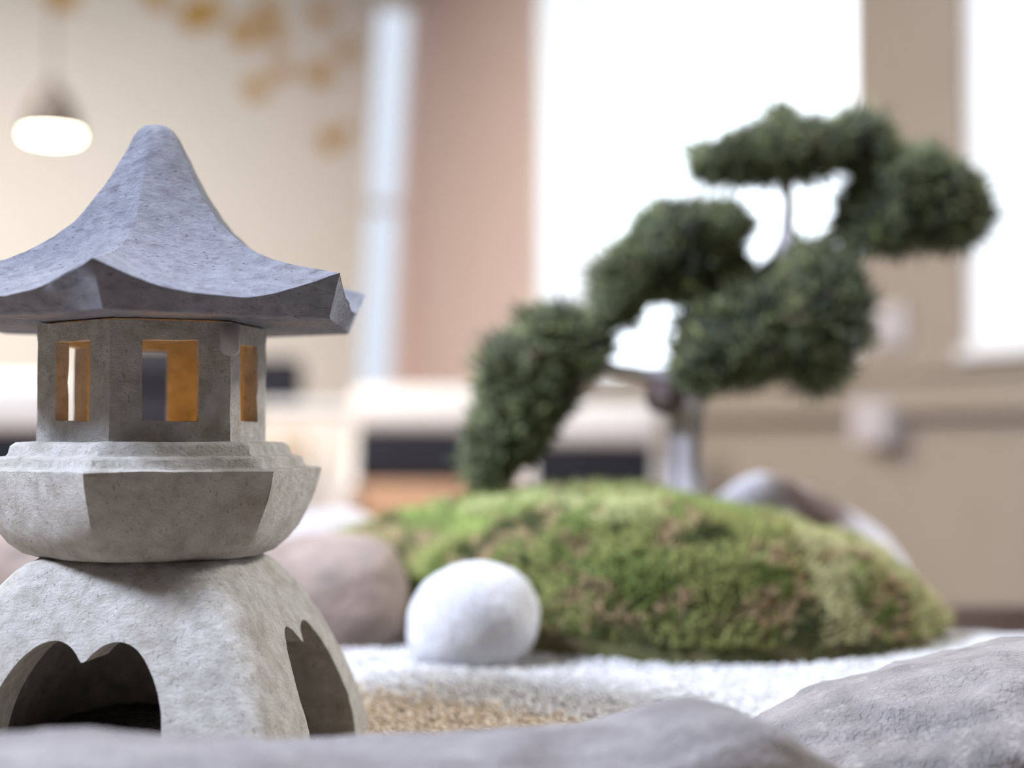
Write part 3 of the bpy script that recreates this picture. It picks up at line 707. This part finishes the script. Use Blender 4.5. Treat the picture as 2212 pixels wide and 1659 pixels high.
# ------------------------------------------------------------------ furniture at the far end
def make_chair():
    t = empty('tub_chair', (0, 0, FLOOR))
    w2_, dp, tk = 0.215, 0.20, 0.030
    n = 40; Hb, Ha, zs0 = 1.0, 0.70, 0.34
    def plan(s, off):                                                   # U-shaped plan, open towards -y
        a = PI*(0.0 + s)                                                # 0 right arm tip .. PI left arm tip
        x = math.copysign(abs(math.cos(a))**0.55, math.cos(a))*(w2_-off); y = abs(math.sin(a))**0.55*(dp-off)
        return x, y
    outer, inner = [], []
    for i in range(n+1):
        s = i/n; k = math.sin(PI*s)
        h = Ha + (Hb-Ha)*min(1, max(0, (k-0.15)/0.5))**0.7
        xo, yo = plan(s, 0); xi, yi = plan(s, tk)
        outer.append((xo, yo, h)); inner.append((xi, yi, h))
    secs = []
    for (xo, yo, h), (xi, yi, _) in zip(outer, inner):
        yo -= 0.0; fy = -0.12 if abs(yo) < 1e-3 else 0
        secs.append([Vector((xo, yo+fy, zs0)), Vector((xo, yo+fy, h-0.012)), Vector((xo*0.98, yo*0.98+fy, h)), Vector((xi*1.02, yi*1.02+fy, h)), Vector((xi, yi+fy, h-0.012)), Vector((xi, yi+fy, zs0))])
    bm = bmesh.new(); loft(bm, secs); bmesh.ops.recalc_face_normals(bm, faces=bm.faces)
    sh = smooth(obj('shell', bm, CHAIRW, t), 60)
    def rbx(name, lo, hi, m, bv):
        bm = bmesh.new(); box(bm, lo, hi); bmesh.ops.bevel(bm, geom=bm.edges[:], offset=bv, segments=3, affect='EDGES', profile=0.6)
        bmesh.ops.recalc_face_normals(bm, faces=bm.faces); return smooth(obj(name, bm, m, t), 50)
    hd = rbx('head_cushion', (-w2_+0.012, 0.06, 0.868), (w2_-0.012, dp-0.005, 1.005), CHAIRW, 0.045)
    bk = rbx('back_cushion', (-w2_+tk+0.002, 0.072, 0.712), (w2_-tk-0.002, dp-tk-0.005, 0.866), BLACK, 0.018); bk['label'] = 'black back cushion'
    se = rbx('back_panel', (-w2_+tk+0.002, 0.075, 0.455), (w2_-tk-0.002, dp-tk-0.005, 0.710), TAN, 0.018); se['label'] = 'tan leather lower back'
    rbx('seat_cushion', (-w2_+tk+0.002, -0.19, 0.345), (w2_-tk-0.002, dp-tk-0.005, 0.452), TAN, 0.03)
    for x in (-0.16, 0.16):
        for y in (-0.10, 0.14):
            bm = bmesh.new(); tube(bm, [(x*1.1, y*1.1, 0), (x, y, 0.345)], [0.010, 0.016], 10); obj('leg', bm, WOOD, t)
    return t
def copy_tree(o, parent=None):
    c = o.copy(); COL.objects.link(c); c.parent = parent
    for ch in list(o.children): copy_tree(ch, c)
    return c
ch0 = make_chair()
spots = [(892, 833, 4.55, -0.05, 'white tub chair with black back cushion left of the bonsai trunk'),
         (1290, 868, 4.45, 0.08, 'lower white rounded tub chair right behind the bonsai trunk and leaves'),
         (-60, 806, 3.4, 0.15, 'white tub chair with black back at the left edge behind the lantern')]
for i, (px, py, Y, rz, lab) in enumerate(spots):
    o = ch0 if i == 0 else copy_tree(ch0)
    p = P(px, py, Y); o.location = (p.x, Y, FLOOR); o.rotation_euler = (0, 0, rz)
    o.scale = (1, 1, (p.z - FLOOR)/1.005)
    tag(o, lab, 'chair', 'tub chairs at the far end of the room')

blk = copy_tree(ch0); p = P(345, 738, 4.7)
blk.location = (p.x, 4.7, FLOOR); blk.scale = (1, 1, (p.z-FLOOR)/1.005); blk.rotation_euler = (0, 0, 0.1)
tag(blk, 'all black tub chair hidden behind the lantern chamber', 'chair', 'tub chairs at the far end of the room')
for ch in blk.children:
    if ch.name.split('.')[0] != 'leg':
        ch.material_slots[0].link = 'OBJECT'; ch.material_slots[0].material = BLACK
        if 'label' in ch: del ch['label']

cx0, cx1, CY = P(505, 900, 5.25).x, P(766, 900, 5.25).x, 5.25
zt_ = PZ(868, CY)
cab = empty('low_cabinet', ((cx0+cx1)/2, CY+0.2, FLOOR)); tag(cab, 'cream cabinet with pale top behind the lantern', 'cabinet')
def cpart(name, lo, hi, m, parent=None, bv=0.004):
    bm = bmesh.new(); box(bm, lo, hi); bmesh.ops.recalc_face_normals(bm, faces=bm.faces)
    o = obj(name, bm, m, parent or cab)
    if parent is None: o.matrix_parent_inverse = Matrix.Translation(-cab.location)
    return bevel(o, bv)
cpart('body', (cx0, CY, FLOOR+0.03), (cx1, CY+0.4, zt_-0.03), CREAM)
cpart('top', (cx0-0.01, CY-0.03, zt_-0.03), (cx1+0.01, CY+0.41, zt_), WHITE)
cm = (cx0+cx1)/2
for a, b in ((cx0+0.01, cm-0.003), (cm+0.003, cx1-0.01)):
    d = cpart('door', (a, CY-0.018, FLOOR+0.06), (b, CY, zt_-0.045), CREAM)
    hx = b-0.03 if a < cm-0.1 else a+0.03
    cpart('handle', (hx-0.006, CY-0.035, 0.02), (hx+0.006, CY-0.018, 0.14), GOLD, d)
spk = empty('speaker', (P(600, 868, 5.35).x, 5.40, zt_)); tag(spk, 'small black speaker box standing on the cream cabinet', 'speaker')
sx = P(600, 868, 5.35).x
def spart(name, lo, hi, m, bv):
    bm = bmesh.new(); box(bm, lo, hi); bmesh.ops.bevel(bm, geom=bm.edges[:], offset=bv, segments=3, affect='EDGES'); bmesh.ops.recalc_face_normals(bm, faces=bm.faces)
    o = obj(name, bm, BLACK, spk); o.matrix_parent_inverse = Matrix.Translation(-spk.location); smooth(o, 40)
spart('body', (sx-0.10, 5.34, zt_), (sx+0.075, 5.46, zt_+0.155), BLACK, 0.015)
spart('front_grille', (sx-0.085, 5.333, zt_+0.015), (sx+0.06, 5.341, zt_+0.14), BLACK, 0.003)

# pendant lamp
LY = 4.4; lp = P(112, 292, LY); k = LY/F
pend = empty('pendant_lamp', (lp.x, LY, TOP)); tag(pend, 'taupe pendant lamp with glowing opening above the lantern roof', 'lamp')
def ppart(name, bm, m, ang=50):
    bmesh.ops.recalc_face_normals(bm, faces=bm.faces); o = obj(name, bm, m, pend); o.matrix_parent_inverse = Matrix.Translation(-pend.location); return smooth(o, ang)
def lathe(prof, c, n=40):
    bm = bmesh.new(); loft(bm, [[Vector((c.x+r*math.cos(2*PI*i/n), c.y+r*math.sin(2*PI*i/n), c.z+z)) for i in range(n)] for r, z in prof]); return bm
R0 = 62*k
ppart('shade', lathe([(R0*0.86, 0.004), (R0*0.99, -0.002), (R0, 0.0), (R0*0.97, 0.03), (R0*0.72, 0.085), (R0*0.42, 0.125), (R0*0.22, 0.145), (R0*0.2, 0.16), (0.005, 0.165)], lp), SHADE)
ppart('diffuser', lathe([(0.004, -0.012), (R0*0.5, -0.010), (R0*0.86, -0.003), (R0*0.90, 0.004)], lp), emis('lamp_glow', (1.0, 0.86, 0.62), 26.0)); 
bm = bmesh.new(); tube(bm, [(lp.x, LY, lp.z+0.16), (lp.x, LY, TOP-0.02)], 0.004, 8); ppart('cord', bm, SHADE)
ppart('ceiling_rose', lathe([(0.05, TOP-lp.z-0.025), (0.052, TOP-lp.z-0.01), (0.052, TOP-lp.z)], lp), SHADE)
pdl = bpy.data.lights.new('pendant_glow', 'SPOT'); pdl.energy = 22; pdl.spot_size = 2.4; pdl.spot_blend = 0.6; pdl.color = (1.0, 0.84, 0.6); pdl.shadow_soft_size = 0.05
po = bpy.data.objects.new('pendant_glow', pdl); COL.objects.link(po); po.location = (lp.x, LY, lp.z-0.03)

# gold flowers on the far wall
def make_flower():
    t = empty('wall_flower')
    for i in range(6):
        bm = bmesh.new(); n = 10
        pr = [(0.0, 0.004), (0.3, 0.014), (0.6, 0.019), (0.85, 0.014), (1.0, 0.003)]
        loft(bm, [[Vector((hw*s, -0.006-0.014*f*f - (0.004*(1-s*s)), 0.008+0.050*f)) for s in np.linspace(-1, 1, 6)] + [Vector((hw*s, -0.003-0.014*f*f - (0.004*(1-s*s)), 0.008+0.050*f)) for s in np.linspace(1, -1, 6)] for f, hw in pr])
        bmesh.ops.recalc_face_normals(bm, faces=bm.faces)
        smooth(obj('petal', bm, GOLD, t, rot=(0, i*PI/3, 0)), 60)
    bm = bmesh.new(); bmesh.ops.create_uvsphere(bm, u_segments=12, v_segments=8, radius=0.014, matrix=Matrix.Translation((0, -0.012, 0))); smooth(obj('flower_centre', bm, GOLD, t))
    return t
fl0 = make_flower()
fl = [(408, 38, 1.0, 'gold wall flower in the upper left overlapping pair'), (446, 26, .95, 'gold wall flower right of the upper left pair'),
      (522, 74, 1.0, 'bright gold wall flower below and right of the upper pair'), (572, 32, .9, 'faint gold wall flower near the top above its bright neighbour'),
      (590, 84, .7, 'small faint gold wall flower beside the bright one'), (688, 34, .8, 'lone pale gold wall flower high beside the narrow window'),
      (684, 162, .9, 'gold wall flower at lower left of the pair by the narrow window'), (742, 112, .75, 'pale gold wall flower at upper right of the pair by the narrow window'),
      (548, 192, .85, 'gold wall flower lowest in the diagonal pair at mid wall'), (604, 154, .75, 'gold wall flower highest in the diagonal pair at mid wall'),
      (706, 306, .8, 'lowest gold wall flower, alone beside the narrow window'), (742, 284, .5, 'tiny gold wall flower just above the lowest one'),
      (330, -6, .9, 'gold wall flower cut by the top edge, over the lantern roof tip'), (120, -8, 1.1, 'gold wall flower above the pendant lamp')]
for i, (px, py, s, lab) in enumerate(fl):
    o = fl0 if i == 0 else copy_tree(fl0)
    a = back_a(px); q = rp(a, 0, 0); z = PZ(py, q.y)
    o.location = rp(a, -0.001, z); o.rotation_euler = (0, random.uniform(-0.5, 0.5), math.atan2(E1.y, E1.x)); s *= 1.2; o.scale = (s, s, s)
    tag(o, lab, 'ornament', 'gold flower ornaments on the beige wall')

# small white plates on the window wall
for px, py, hh, prot, nm, lab in ((1928, 705, 0.055, 0.02, 'switch_plate', 'white switch plate on the beige wall below the pier'), (1922, 912, 0.055, 0.075, 'socket_box', 'white box on the beige wall below the dado rail')):
    b, Y = wall_b(px); z = PZ(py, Y)
    t = empty(nm, rp(0, b, z)); tag(t, lab, 'wall plate')
    o = rbox('cover', PLATE, -prot, 0.0, b-0.07, b+0.07, z-hh, z+hh, t); o.matrix_parent_inverse = Matrix.Translation(-t.location); bevel(o, 0.006)
    o = rbox('rocker', PLATE, -prot-0.006, -prot, b-0.03, b+0.03, z-hh*0.5, z+hh*0.5, t); o.matrix_parent_inverse = Matrix.Translation(-t.location); bevel(o, 0.003)
